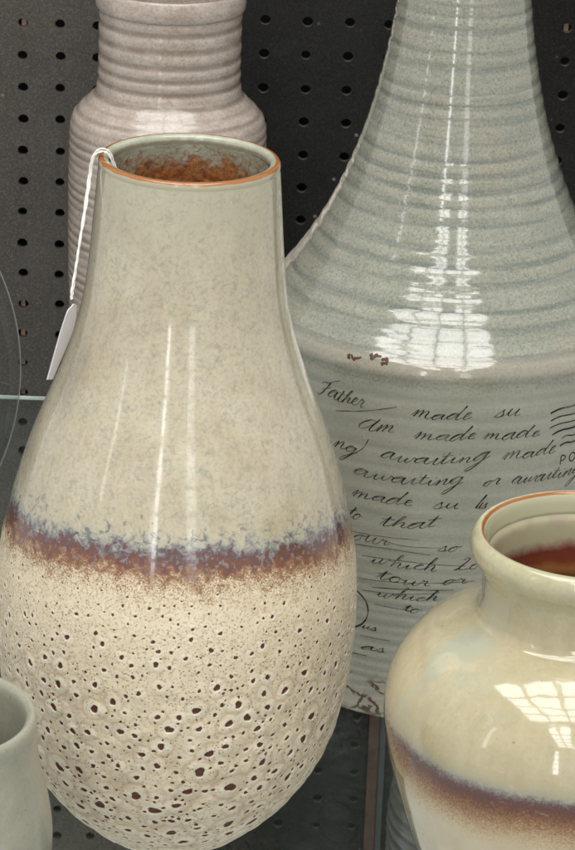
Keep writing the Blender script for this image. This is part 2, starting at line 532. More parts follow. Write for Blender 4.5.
M_hole_light = flat_mat('tan_hole_light', (.62, .46, .33), .7, 0, .2, 30)  # tan colour standing in for light behind the board holes
M_teal = flat_mat('grey_green_metal', (.050, .062, .060), .5, .2)
M_card = flat_mat('white_card_shade_tint', (.74, .71, .76), .7, 0, .03)  # white card, the lilac of its shaded face put into the colour
M_string = flat_mat('white_cotton', (.80, .78, .75), .9, 0, .06, 900)
M_chip = flat_mat('rust_red_bare_clay', (.075, .022, .011), .5, 0, .4, 500)
M_frame = flat_mat('white_painted_frame', (.55, .55, .53), .5)
M_dark = flat_mat('dark_inner_glaze', (.20, .20, .16), .4)
# ------------------------------------------------------------------ back panel with real holes
BOARD_Y = .606
def pegboard(name, x0, x1, cols, rows, z0, z1, mat, label, shift=0):
    """sheet with round holes: each cell is a square ring of faces between its border and its hole, 5 mm deep"""
    rad, th, N = .0033, .005, 16
    ys = (BOARD_Y, BOARD_Y + th)
    cx = [x0] + [(a+b)/2 for a, b in zip(cols, cols[1:])] + [x1]
    rows = sorted(rows)
    cz = [z0] + [(a+b)/2 for a, b in zip(rows, rows[1:])] + [z1]
    V, F, MI = [], [], []
    for i, hx in enumerate(cols):
        for j, hz in enumerate(rows):
            a, b_, c, d = cx[i], cx[i+1], cz[j], cz[j+1]
            base = len(V)
            r = rad*random.uniform(.92, 1.08)
            jx, jz = random.uniform(-.0004, .0004), random.uniform(-.0004, .0004)
            for y in ys:
                for k in range(N):
                    t = 2*math.pi*(k + .5)/N
                    V.append((hx + jx + r*1.05*math.cos(t), y, hz + jz + r*math.sin(t)))
            for k in range(N):                       # border points on the square
                t = 2*math.pi*(k + .5)/N
                ux, uz = math.cos(t), math.sin(t)
                s = 1/max(abs(ux), abs(uz))
                ux, uz = max(-1, min(1, ux*s)), max(-1, min(1, uz*s))
                X = hx + (ux*(b_ - hx) if ux > 0 else ux*(hx - a))
                Z = hz + (uz*(d - hz) if uz > 0 else uz*(hz - c))
                V.append((X, ys[0], Z))
            cor = [(b_, d), (a, d), (a, c), (b_, c)]
            for q in cor:
                V.append((q[0], ys[0], q[1]))
            for k in range(N):
                k2 = (k+1) % N
                F.append((base+k, base+2*N+k, base+2*N+k2, base+k2))
                F.append((base+k, base+k2, base+N+k2, base+N+k)); MI += [0, 1]
                if k % 4 == 1:
                    F.append((base+2*N+k, base+3*N+(k//4), base+2*N+k2)); MI.append(0)
    o = mesh_obj(name, V, F, mat, None, False)
    o.data.materials.append(M_hard); o.data.polygons.foreach_set('material_index', MI)
    o['label'] = label; o['category'] = 'pegboard'; o['group'] = 'pegboard panels behind the vases'
    return o

rows_l = [.2657 - .0222*k for k in range(-4, 29)]
rows_m = [.2735 - .0233*k for k in range(-4, 13)] + [-.3167 + .0229*k for k in range(-3, 13)]
rows_r = [.2751 - .0231*k for k in range(-4, 28)]
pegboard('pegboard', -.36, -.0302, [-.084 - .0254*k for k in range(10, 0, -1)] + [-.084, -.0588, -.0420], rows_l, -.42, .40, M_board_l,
         'dusty mid grey pegboard panel on the left, behind the pinkish ribbed vase')
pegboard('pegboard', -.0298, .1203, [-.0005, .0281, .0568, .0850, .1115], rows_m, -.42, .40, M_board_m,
         'pegboard panel between the two tall ribbed vases, shade put into its dark colour')
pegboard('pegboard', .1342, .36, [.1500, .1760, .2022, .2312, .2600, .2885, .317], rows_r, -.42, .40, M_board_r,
         'pegboard panel right of the bottle neck, coloured darkest to stand for shade')
wall = boxes_obj('wall', [(-.9, .9, .66, .70, -.6, .9)], M_wall); wall['kind'] = 'structure'
# pale strips added behind the board, standing in for light through some holes
for (bx, bz0, bz1) in ((-.1352, -.012, .075), (-.1345, .262, .272), (.2025, .272, .285), (.2312, .270, .284), (-.1077, .040, .048)):
    b = boxes_obj('hole_light_strip', [(bx-.0016, bx+.0014, .6125, .6150, bz0, bz1)], M_hole_light)
    b['label'] = 'pale added strip standing in for light seen through the pegboard holes'; b['category'] = 'hole_light_strip'; b['group'] = 'strips standing in for light behind the pegboard'

post = thing('upright_post', 'narrow rust brown metal upright seen through the glass shelf, beside the dark ribbed crock', 'post', (.127, BOARD_Y - .006, -.42))
boxes_obj('flange', [(-.0060, .0016, 0, .010, 0, .82)], M_rust, post, .0006)
boxes_obj('channel', [(.0018, .0068, .003, .010, 0, .82)], M_teal, post, .0006)

# ------------------------------------------------------------------ glass shelf
shelf = thing('glass_shelf', 'greenish clear glass shelf carrying all the vases', 'shelf', (0, 0, -.0086))
boxes_obj('pane', [(-.75, .75, -.26, .5975, 0, .008)], M_glass, shelf)
boxes_obj('polished_edge', [(-.75, .75, .5977, .600, 0.0060, .0078)], M_edge, shelf)
low = thing('glass_shelf', 'lower glass shelf beneath, carrying the dark ribbed crock', 'shelf', (0, 0, -.408))
boxes_obj('pane', [(-.75, .75, .12, .590, 0, .008)], M_glass, low)
boxes_obj('polished_edge', [(-.75, .75, .5902, .592, 0.0002, .0078)], M_edge, low)

# ------------------------------------------------------------------ front vase
MP = [(0,.034),(.004,.0400),(.01,.0468),(.02,.0572),(.03,.0652),(.04,.0718),(.05,.0770),(.06,.0808),(.07,.0836),(.08,.0856),(.09,.0871),(.1,.0882),(.11,.089),
      (.12,.0894),(.13,.0894),(.14,.089),(.15,.0882),(.16,.0868),(.17,.0849),(.18,.0826),(.19,.0799),(.2,.077),(.21,.0738),(.22,.0702),(.23,.0663),
      (.24,.0622),(.25,.0584),(.26,.0550),(.27,.0521),(.28,.0497),(.29,.0480),(.3,.0468),(.31,.0458),(.33,.0442),(.345,.0430),(.3495,.0426)]
vase = thing('vase', 'tall cream vase with a purple brown band above its pitted lower half', 'vase', (0, 0, 0), (0, R(.45), 0), 'vases on the glass shelf')
zs = np.concatenate([np.linspace(0, .02, 10)[:-1], np.linspace(.02, .3495, 130)])
def pitted_body():
    """outer wall as a fine grid (finest on the lower half) with every pit, its raised halo and the seams between halos modelled"""
    zf = np.linspace(0, .3495, 4000); rf_ = pchip(MP, zf)
    s = np.concatenate([[0], np.cumsum(np.hypot(np.diff(zf), np.diff(rf_)))])
    s_mid = np.interp(.182, zf, s)
    S = np.concatenate([np.linspace(0, s_mid, 560), np.linspace(s_mid, s[-1], 110)[1:]])
    Z = np.interp(S, s, zf); RR = np.interp(S, s, rf_)
    TH = np.concatenate([np.linspace(-2.0, 2.0, 900), np.linspace(2.0, 2*math.pi - 2.0, 242)[1:-1]])
    n, mcol = len(S), len(TH)
    rng = np.random.RandomState(21)
    ph = rng.rand(4)*6.28
    pit = np.zeros((n, mcol)); halo = np.zeros((n, mcol)); seam = np.zeros((n, mcol)); disp = np.zeros((n, mcol))
    placed = []
    def amax(z):
        return np.interp(z, [0, .02, .06, .10, .135, .165, .178], [.0028, .0029, .0026, .0020, .0013, .0007, .0004])
    cand = []
    for k in range(9600):
        q = rng.rand()*s_mid*.93; z = np.interp(q, s, zf)
        if rng.rand() < max(0, (z - .09)/.12):
            continue
        big = k < 7000
        a = amax(z)*((.40 + .62*rng.rand()**1.2) if big else (.14 + .26*rng.rand()))
        cand.append((q, z, rng.uniform(-math.pi, math.pi), max(a, .00022), big))
    cell = .012; gridd = {}
    for q, z, t, a, big in cand:
        r = np.interp(z, zf, rf_)
        ix, iy = int((t + math.pi)*.08/cell), int(q/cell)
        ok = True
        for dx in (-1, 0, 1):
            for dy in (-1, 0, 1):
                for (q2, t2, a2, b2) in gridd.get((ix+dx, iy+dy), ()):
                    d = math.hypot((t - t2)*r, q - q2)
                    gap = (2.2*(a + a2) + .0010) if (big and b2) else (1.15*(a + a2) + .0006)
                    if d < gap:
                        ok = False; break
                if not ok: break
            if not ok: break
        if ok:
            gridd.setdefault((ix, iy), []).append((q, t, a, big)); placed.append((q, z, r, t, a, big))
    for q, z, r, t, a, big in placed:
        tt = t if t >= -2.0 else t + 2*math.pi
        ha = 2.9*a + .0006
        i0, i1 = np.searchsorted(S, (q - ha*1.3, q + ha*1.3))
        j0, j1 = np.searchsorted(TH, (tt - ha*1.3/max(r, .02), tt + ha*1.3/max(r, .02)))
        if i1 <= i0 or j1 <= j0: continue
        ds = (S[i0:i1] - q)[:, None]; dt = ((TH[j0:j1] - tt)*r)[None, :]
        ang = np.arctan2(ds, dt); d0 = np.hypot(ds, dt)
        o1, o2 = rng.rand(2)*6.28
        e = 1 + .15*np.cos(2*(ang - o1)) + .08*np.cos(3*(ang - o2)) + .04*np.cos(5*(ang - o1))
        d = d0/(a*e); dh = d0/(ha*(1 + .10*np.cos(2*(ang - o2)) + .06*np.cos(3*(ang - o1))))
        pm = np.clip((1.20 - d)/.30, 0, 1); pm = pm*pm*(3 - 2*pm)
        hm = np.clip((1.0 - dh)/.45, 0, 1)*np.clip((d - .95)/.2, 0, 1)*np.clip((a - .0004)/.0009, .0, 1)
        pit[i0:i1, j0:j1] = np.maximum(pit[i0:i1, j0:j1], pm)
        if big:
            sm_ = np.exp(-((dh - 1.05)/.16)**2)*np.clip((a - .0005)/.0013, 0, 1)
            seam[i0:i1, j0:j1] = np.maximum(seam[i0:i1, j0:j1]*np.clip(dh, 0, 1), sm_)
            halo[i0:i1, j0:j1] = np.maximum(halo[i0:i1, j0:j1], hm)
            disp[i0:i1, j0:j1] += .20*a*np.clip(1 - .8*dh*dh, 0, 1)**2 - .05*a*sm_
        disp[i0:i1, j0:j1] -= min(.7*a, .0013)*pm
    seam *= (1 - halo)
    W = 1 + .0016*(np.sin(2*TH[None, :] + ph[0] + Z[:, None]*9) + .6*np.sin(3*TH[None, :] + ph[1] - Z[:, None]*17))
    dr = np.gradient(RR, S); dz = np.gradient(Z, S)
    rad = RR[:, None]*W + disp*dz[:, None]
    ZZ = Z[:, None] - disp*dr[:, None]
    X = rad*np.sin(TH)[None, :]; Y = -rad*np.cos(TH)[None, :]
    co = np.stack([X, Y, ZZ], -1).reshape(-1, 3)
    co = np.vstack([co, [[0, 0, 0]]])
    I = np.arange((n-1)*mcol); i = I//mcol; j = I % mcol; k = (j+1) % mcol
    quads = np.stack([i*mcol+j, i*mcol+k, (i+1)*mcol+k, (i+1)*mcol+j], -1)
    jj = np.arange(mcol); tris = np.stack([np.full(mcol, n*mcol), (jj+1) % mcol, jj], -1)
    me = bpy.data.meshes.new('body')
    me.vertices.add(len(co)); me.vertices.foreach_set('co', co.astype(np.float32).ravel())
    loops = np.concatenate([quads.ravel(), tris.ravel()]).astype(np.int32)
    me.loops.add(len(loops)); me.loops.foreach_set('vertex_index', loops)
    st = np.concatenate([np.arange(len(quads))*4, len(quads)*4 + np.arange(len(tris))*3]).astype(np.int32)
    me.polygons.add(len(st)); me.polygons.foreach_set('loop_start', st)
    me.update(calc_edges=True)
    me.polygons.foreach_set('use_smooth', [True]*len(st))
    for nm, arr in (('pit', pit), ('halo', halo), ('seam', seam)):
        a = me.attributes.new(nm, 'FLOAT', 'POINT'); a.data.foreach_set('value', np.append(arr.ravel(), 0).astype(np.float32))
    me.materials.append(M_main); me.validate(); me.update()
    return link(bpy.data.objects.new('body', me), vase)
pitted_body()
rim = spline([(.0426,.3495),(.0427,.3510),(.0424,.3524),(.0414,.3532),(.0398,.3532),(.0384,.3526),(.0377,.3514),(.0374,.3490)], 5)
lathe('rim', rim, M_main_rim, vase, 180, attrs={'along': np.linspace(0, 1, len(rim))}, wob=.0016, seed=3)
zi = np.linspace(.3490, .012, 80)
ri = np.minimum(pchip(MP, zi) - .0055, .0374 + (0.349 - zi)*.9)
lathe('inner_wall', list(zip(ri, zi)), M_main_in, vase, 140, ('end',))

# price tag: card on a doubled cotton string looped over the rim
tag = thing('price_tag', 'white card price tag on a doubled white string over the rim of the cream vase', 'price tag', (-.0405, -.005, .3548))
def rel(p): return Vector(p) - Vector((-.0405, -.005, .3548))
s1 = spline([(-.0310,-.006,.3440),(-.0338,-.006,.3530),(-.0362,-.006,.3560),(-.0398,-.006,.3556),(-.0420,-.006,.3520),(-.0433,-.007,.3420),(-.0452,-.008,.328),
             (-.0478,-.009,.312),(-.0496,-.010,.298),(-.0508,-.011,.289),(-.0513,-.011,.2845)], 6)
s2 = spline([(-.0305,-.0035,.3445),(-.0335,-.0035,.3534),(-.0360,-.004,.3566),(-.0394,-.0045,.3568),(-.0425,-.005,.3526),(-.0440,-.006,.343),(-.0461,-.0075,.326),
             (-.0481,-.0095,.311),(-.0494,-.0110,.301),(-.0512,-.0118,.290),(-.0515,-.011,.2845)], 6)
for path in (s1, s2):
    for q in path:
        if q[2] < .345:                                  # the string swings a little towards the viewer as it hangs
            dy = -(.345 - q[2])/.060*.026
            q[0] -= .088*dy; q[1] += dy; q[2] -= .36*dy
def twist(path, ph):
    out = []
    P = spline(path[::2] if len(path) % 2 else path, 6)
    for i, q in enumerate(P):
        a = i*.30 + ph
        out.append(rel((q[0] + .00030*math.cos(a), q[1] + .00030*math.sin(a), q[2] + .00030*math.sin(a)*.5)))
    return out
V, F = tube([twist(s1, 0), twist(s1, math.pi), twist(s2, 1), twist(s2, 1 + math.pi)], .00031, 6)
mesh_obj('string', V, F, M_string, tag)
def card():
    near = spline([(-.0492,-.045,.2949),(-.0537,-.045,.281),(-.0597,-.045,.2566)], 8)
    far = spline([(-.0470,-.022,.2855),(-.0486,-.022,.273),(-.0584,-.022,.2485)], 8)
    nu, nv, th = 10, 16, .0005
    V, F = [], []
    for side in (0, 1):
        for j in range(nv+1):
            v = j/nv
            ins = .30*max(0, 1 - v/.14)                 # clipped top corners
            for i in range(nu+1):
                u = ins + (1-2*ins)*i/nu
                p = Vector(near[j]).lerp(Vector(far[j]), .08 + .78*u)
                bow = -.0008*math.sin(math.pi*u)
                V.append(rel(p + Vector((-bow - (th if side else 0), 0, .0))))
    n = (nu+1)*(nv+1)
    for j in range(nv):
        for i in range(nu):
            a = j*(nu+1)+i
            F.append((a, a+1, a+nu+2, a+nu+1)); F.append((n+a, n+a+nu+1, n+a+nu+2, n+a+1))
    ring = [i for i in range(nu+1)] + [j*(nu+1)+nu for j in range(1, nv+1)] + [nv*(nu+1)+i for i in range(nu-1, -1, -1)] + [j*(nu+1) for j in range(nv-1, 0, -1)]
    for a, b in zip(ring, ring[1:]+ring[:1]):
        F.append((a, n+a, n+b, b))
    return V, F
V, F = card()
mesh_obj('card', V, F, M_card, tag, False)

# ------------------------------------------------------------------ big bottle with handwriting
BP = [(0,.0915),(.003,.0940),(.01,.0949),(.05,.0985),(.1,.1025),(.15,.106),(.19,.1083),(.204,.1088),(.2105,.1083),(.2145,.1063),(.218,.1033),(.2205,.1008),(.225,.0968),(.23,.0925),(.24,.0850),(.25,.0784),(.26,.0724),
      (.28,.0625),(.3,.0546),(.32,.0482),(.34,.0433),(.36,.0393),(.38,.0363),(.4,.0343),(.43,.0330),(.45,.0332),(.46,.0345),(.466,.0362)]
def rib(z):
    z = np.asarray(z, float)
    up = .00011*np.sin(z*2*math.pi/.0092 + 1.8*np.sin(z*41)) + .00008*np.sin(z*2*math.pi/.0067 + 2.6*np.sin(z*29 + 1)) + .00003*np.sin(z*2*math.pi/.0031 + 3*np.sin(z*63))
    dn = .00010*np.sin(z*2*math.pi/.0105 + 1.2*np.sin(z*37)) + .00019*np.sin(z*2*math.pi/.0056 + 1.5*np.sin(z*53)) * np.clip((.125 - z)/.05, .15, 1)
    k = np.clip((z - .205)/.012, 0, 1)
    return (up*k + dn*(1-k)) * np.clip(z/.02, 0, 1)
def r_bottle(z): return pchip(BP, z) + rib(z)
bottle = thing('bottle_vase', 'big grey green ribbed bottle vase printed with dark handwriting', 'vase', (.139, .2122, 0), group='vases on the glass shelf')
B = bottle
def groove(z):
    a = rib(z); s = np.maximum(np.abs(a).max()*.75, 1e-6)
    return np.clip(.5 - a/s*.5, 0, 1)
ztop = np.linspace(.2115, .466, 330)
zbot = np.concatenate([np.linspace(0, .012, 10)[:-1], np.linspace(.012, .2115, 240)])
lathe('body', list(zip(r_bottle(zbot), zbot)), M_bottle, B, 200, ('start',), {'groove': groove(zbot)})
lathe('neck', list(zip(r_bottle(ztop), ztop)), M_bottle, B, 200, None, {'groove': groove(ztop)})
lip = [(float(r_bottle(.466)), .466), (.0366, .4685), (.0350, .470), (.0328, .468), (.0312, .455), (.0300, .43), (.031, .38)]
lathe('rim', spline(lip, 5), M_bottle, B, 120, None, {'groove': [.4]*(6*5+1)})

# --- handwriting: pen strokes as thin raised ink on the glaze
GL = {
 'a': ([[(0,.15),(.45,.75),(.85,.92),(.55,1.02),(.2,.7),(.12,.25),(.32,0),(.62,.3),(.9,.98),(.82,.3),(.95,0),(1.2,.2)]], 1.2),
 'c': ([[(0,.15),(.4,.8),(.62,.85),(.42,1.0),(.15,.6),(.15,.2),(.35,0),(.75,.2)]], .75),
 'd': ([[(0,.15),(.4,.75),(.78,.9),(.5,1.02),(.18,.65),(.12,.22),(.3,0),(.62,.35),(.95,1.2),(1.08,2.0),(.92,1.0),(.85,.25),(.98,0),(1.2,.2)]], 1.2),
 'e': ([[(0,.15),(.38,.5),(.52,.85),(.36,1.0),(.16,.6),(.2,.12),(.42,0),(.78,.2)]], .78),
 'g': ([[(0,.15),(.45,.75),(.82,.92),(.55,1.02),(.2,.7),(.12,.25),(.32,.02),(.62,.3),(.9,.98),(.75,-.3),(.4,-1.35),(.08,-1.5),(.2,-1.0),(.85,-.15),(1.2,.2)]], 1.2),
 'h': ([[(0,.15),(.34,1.3),(.5,2.1),(.36,2.15),(.22,1.2),(.14,0),(.25,.5),(.52,.98),(.68,.8),(.62,.2),(.76,0),(1.0,.2)]], 1.0),
 'i': ([[(0,.15),(.24,.98),(.2,.25),(.34,0),(.58,.2)], [(.42,1.5),(.50,1.58)]], .58),
 'l': ([[(0,.15),(.36,1.3),(.48,2.05),(.34,2.0),(.22,1.0),(.2,.2),(.34,0),(.58,.2)]], .58),
 'm': ([[(0,.15),(.2,.95),(.28,.85),(.22,0),(.32,.45),(.58,.98),(.68,.8),(.62,0),(.72,.45),(1.0,.98),(1.12,.8),(1.08,.2),(1.22,0),(1.48,.2)]], 1.48),
 'n': ([[(0,.15),(.2,.95),(.28,.85),(.22,0),(.32,.45),(.62,.98),(.74,.8),(.7,.2),(.84,0),(1.1,.2)]], 1.1),
 'o': ([[(0,.15),(.3,.75),(.55,1.0),(.22,.75),(.14,.25),(.36,0),(.66,.3),(.66,.8),(.5,1.0),(.68,.85),(1.0,.75)]], 1.0),
 'r': ([[(0,.15),(.24,1.08),(.34,.85),(.56,.88),(.5,.3),(.64,0),(.9,.2)]], .9),
 's': ([[(0,.15),(.42,1.1),(.46,.75),(.6,.3),(.4,0),(.12,.12),(.42,.02),(.8,.2)]], .8),
 't': ([[(0,.15),(.3,1.75),(.24,.5),(.24,.15),(.36,0),(.6,.2)], [(-.1,1.15),(.25,1.2),(.66,1.32)]], .6),
 'u': ([[(0,.15),(.22,.98),(.18,.3),(.34,0),(.62,.4),(.78,.98),(.74,.25),(.88,0),(1.12,.2)]], 1.12),
 'w': ([[(0,.15),(.22,.98),(.2,.25),(.36,0),(.62,.45),(.74,.95),(.7,.25),(.88,0),(1.12,.5),(1.18,1.0),(1.4,.75)]], 1.4),
 'F': ([[(-.1,1.75),(.1,2.1),(.5,1.95),(1.0,2.05),(1.5,2.3)], [(.75,1.95),(.6,1.1),(.45,.3),(.2,-.05),(-.05,.1)], [(.25,1.0),(.65,1.05),(1.0,1.2)]], 1.1),
 'A': ([[(1.15,1.7),(.75,2.0),(.3,1.4),(.1,.6),(.3,.05),(.7,.3),(1.1,1.2),(1.32,2.05),(1.15,1.0),(1.12,.2),(1.3,0),(1.6,.2)]], 1.6),
 'L': ([[(.25,1.7),(.55,2.2),(.75,1.9),(.45,.7),(.15,.05),(.0,.2),(.25,.25),(.7,0),(1.2,.15)]], 1.2),
}
def word_strokes(w):
    x, main, extra = 0.0, [], []
    for ch in w:
        st, adv = GL[ch]
        if ch in 'FAL':
            if ch == 'F':
                for s in st: extra.append([(p[0]+x, p[1]) for p in s])
            else:
                main += [(p[0]+x, p[1]) for p in st[0]]
        else:
            main += [(p[0]+x, p[1]) for p in (st[0] if not main else st[0][1:])]
            for s in st[1:]: extra.append([(p[0]+x, p[1]) for p in s])
        x += adv*(1 + .10*math.sin(7.3*x + len(w)*1.7))
    return [main] + extra if main else extra, x

INK_V, INK_F = [], []
def on_bottle(th, z, off):
    r = float(r_bottle(z)) + off
    return Vector((r*math.sin(th), -r*math.cos(th), z))
def ribbon(path, widths):
    """path of (theta, z) points -> a slightly domed strip of ink 0.25 mm proud of the glaze"""
    n = len(path); base = len(INK_V)
    for i, (th, z) in enumerate(path):
        a = path[max(i-1, 0)]; b = path[min(i+1, n-1)]
        r = float(r_bottle(z))
        tx, tz = (b[0]-a[0])*r, b[1]-a[1]
        L = math.hypot(tx, tz) or 1
        nx, nz = -tz/L, tx/L
        w = widths[i]*.5
        for s, off in ((-1, .00006), (0, .00022), (1, .00006)):
            INK_V.append(on_bottle(th + nx*w*s/r, z + nz*w*s, off))
        if i:
            q = base + 3*(i-1)
            INK_F.extend([(q, q+1, q+4, q+3), (q+1, q+2, q+5, q+4)])
def base_line(pts):
    P = [np.array(p, float) for p in pts]
    if len(P) == 2:
        return lambda u: P[0] + (P[1]-P[0])*u
    mid = 2*P[1] - .5*(P[0]+P[2])
    return lambda u: (1-u)**2*P[0] + 2*u*(1-u)*mid + u*u*P[2]
def write(w, pts, xh, bold=1.0):
    xh *= .001
    strokes, adv = word_strokes(w)
    f = base_line(pts)
    rng = random.Random(w + str(pts[0]))
    jit = rng.random()*6.28
    slant = .60 + rng.uniform(-.06, .08)
    for s in strokes:
        P = spline(s, 6) if len(s) > 2 else spline(s, 3)
        path, wid = [], []
        for i, p in enumerate(P):
            q = f(p[0]/adv)
            r = float(r_bottle(q[1]))
            hh = p[1]*xh*(1 + .16*math.sin(p[0]*1.9 + jit)) + .10*xh*math.sin(p[0]*2.7 + 2*jit)
            path.append((math.radians(q[0]) + slant*hh/r, q[1] + hh))
            d = P[min(i+1, len(P)-1)] - P[max(i-1, 0)]
            L = math.hypot(d[0], d[1]) or 1
            down = max(0, -d[1]/L)
            wid.append((.00027 + .00044*down**1.3)*bold*(1 + .2*math.sin(i*.7 + rng.random())))
        wid[0] *= .5; wid[-1] *= .5
        ribbon(path, wid)
WORDS = [('Father', [(-40.7, 0.1888), (-33.01, 0.1874), (-25.65, 0.1871)], 4.07), ('made', [(-11.62, 0.1863), (-3.52, 0.1856), (4.77, 0.1867)], 3.6), ('su', [(11.24, 0.1869), (19.1, 0.1876)], 3.6), ('Am', [(-27.74, 0.1742), (-16.27, 0.1753)], 3.78), ('made', [(-10.79, 0.1738), (-2.08, 0.1737), (6.29, 0.175)], 3.6), ('made', [(8.59, 0.1749), (16.75, 0.1741), (25.72, 0.1746)], 3.6), ('ng', [(-35.3, 0.1602), (-27.57, 0.1597)], 3.6), ('awaiting', [(-20.45, 0.1601), (-5.64, 0.1597), (10.74, 0.1637)], 3.6), ('made', [(14.6, 0.1625), (23.48, 0.1624), (31.42, 0.163)], 3.6), ('awaiting', [(-28.77, 0.1475), (-11.66, 0.1468), (3.77, 0.1494)], 3.6), ('or', [(9.62, 0.1475), (14.35, 0.1477)], 3.49), ('awaiting', [(17.99, 0.1477), (29.36, 0.1472), (42.68, 0.1466)], 3.6), ('made', [(-29.04, 0.1344), (-19.79, 0.1339), (-10.53, 0.134)], 3.6), ('su', [(-4.4, 0.1339), (3.42, 0.134)], 3.6), ('lis', [(7.81, 0.134), (11.37, 0.1343)], 3.2), ('to', [(-30.69, 0.1205), (-25.67, 0.1209)], 3.49), ('that', [(-19.94, 0.1201), (-11.43, 0.1208), (-3.23, 0.1228)], 3.6), ('our', [(-29.27, 0.1079), (-16.38, 0.1092)], 3.49), ('so', [(-2.51, 0.1079), (4.29, 0.1089)], 3.49), ('which', [(-22.53, 0.0968), (-12.47, 0.0964), (-2.19, 0.0964)], 3.2), ('Lo', [(3.19, 0.0974), (10.48, 0.0978)], 3.49), ('tour', [(-20.5, 0.0878), (-11.67, 0.0868), (-3.73, 0.087)], 3.02), ('or', [(-0.43, 0.088), (7.13, 0.0894)], 3.2), ('which', [(-20.73, 0.0767), (-10.86, 0.0772), (-1.34, 0.0781)], 2.91), ('to', [(-11.67, 0.0708), (-6.34, 0.0694)], 2.62), ('us', [(-25.27, 0.0551), (-20.15, 0.0553)], 2.32), ('as', [(-25.54, 0.0425), (-17.35, 0.0424)], 2.32)]
LINES = [([(-34.35, 0.1813), (-25.02, 0.1851), (-15.69, 0.1904)], 0.8), ([(-23.62, 0.1694), (-25.72, 0.1628), (-30.8, 0.156)], 1.0), ([(-28.23, 0.1057), (-16.35, 0.1068), (-4.24, 0.1058)], 0.7), ([(-19.19, 0.1114), (-11.82, 0.1098), (-1.4, 0.1104)], 0.5), ([(-25.2, 0.1), (-10.12, 0.1006), (6.74, 0.0997)], 0.6), ([(-26.11, 0.0856), (-9.84, 0.0879), (9.56, 0.0905)], 0.6), ([(-21.75, 0.0819), (-8.22, 0.0839), (3.62, 0.0851)], 1.0), ([(-25.04, 0.0787), (-12.79, 0.0804), (-0.58, 0.0831)], 0.5), ([(-29.15, 0.0383), (-23.07, 0.0385)], 1.0), ([(-20.68, 0.0718), (-9.48, 0.0707)], 0.5), ([(-25.59, 0.0506), (-15.47, 0.0506)], 0.5), ([(-28.63, 0.113), (-17.97, 0.1136), (-7.43, 0.1144)], 0.5), ([(28.85, 0.1861), (32.96, 0.1874), (36.06, 0.1886)], 1.7), ([(29.12, 0.1818), (36.45, 0.1838)], 1.3), ([(28.98, 0.1775), (36.75, 0.1797)], 1.1), ([(30.08, 0.1733), (37.08, 0.1757)], 1.7), ([(33.6, 0.1702), (37.41, 0.1712)], 1.2), ([(33.38, 0.1658), (37.71, 0.1671)], 1.5)]

for w, pts, xh in WORDS:
    write(w, pts, xh)
for pts, w in LINES[:12]:
    P = spline([np.array((math.radians(a), z)) for a, z in pts], 14)
    ribbon([tuple(p) for p in P], [w*.00052*(.55 + .45*abs(math.sin(i*.35))) for i in range(len(P))])
mesh_obj('handwriting', INK_V, INK_F, M_ink, B)
INK_V, INK_F = [], []
for pts, w in LINES[12:]:                                # postmark bars
    a, b = np.array(pts[0]), np.array(pts[-1])
    b = a + (b - a)*1.9
    P = [(math.radians(q[0]), q[1] + .0007*math.sin(i*.5)) for i, q in enumerate([a + (b-a)*k/16 for k in range(17)])]
    ribbon(P, [w*.00062]*17)
mesh_obj('postmark_bars', INK_V, INK_F, M_ink, B)
INK_V, INK_F = [], []
ring = [(math.radians(-30.2 + 7.3*math.cos(t)), .0665 + .0125*math.sin(t)) for t in np.linspace(0, 2*math.pi, 49)]
ribbon(ring, [.00085 + .0003*math.sin(i*.5) for i in range(49)])
mesh_obj('postmark_ring', INK_V, INK_F, M_ink, B)
INK_V, INK_F = [], []
for cx_, kind in ((34.9, 'P'), (38.6, 'O')):             # upright capitals beside the bars
    c = math.radians(cx_); r = .106; h = .0046
    if kind == 'P':
        ribbon([(c - .0012/r, .1553 + h*k/6) for k in range(-1, 7)], [.0008]*8)
        ribbon([(c + (-.0012 + .0030*math.sin(t))/r, .1553 + h*.66 + h*.36*math.cos(t)) for t in np.linspace(0, math.pi, 12)], [.0007]*12)
    else:
        ribbon([(c + .0021*math.sin(t)/r, .1575 + h*.55*math.cos(t)) for t in np.linspace(0, 2*math.pi, 25)], [.0007]*25)
mesh_obj('postmark_letters', INK_V, INK_F, M_ink, B)
# chips of bare clay on the shoulder crease
CH = [(-31.0,.2131,.0012),(-30.1,.2137,.0008),(-29.4,.2124,.0010),(-28.6,.2131,.0011),(-27.6,.2136,.0008),(-24.2,.2150,.0014),(-23.2,.2156,.0012),(-22.2,.2158,.0010),
      (-20.2,.2150,.0013),(-19.5,.2141,.0012),(-19.9,.2132,.0011),(-20.7,.2126,.0008)]
V, F = [], []
for a, z, s in CH:
    c = len(V); N = 11
    rot = random.random()*6; ph = random.random()*6
    V.append(on_bottle(math.radians(a), z, .0004))
    for k in range(N):
        t = 2*math.pi*k/N
        q = s*(1 + .45*math.sin(2*t + ph) + .2*math.sin(5*t + rot))
        V.append(on_bottle(math.radians(a) + 1.15*q*math.cos(t)/.106, z + .8*q*math.sin(t), .00012))
    for k in range(N):
        F.append((c, c+1+k, c+1+(k+1) % N))
mesh_obj('glaze_chip', V, F, M_chip, B)

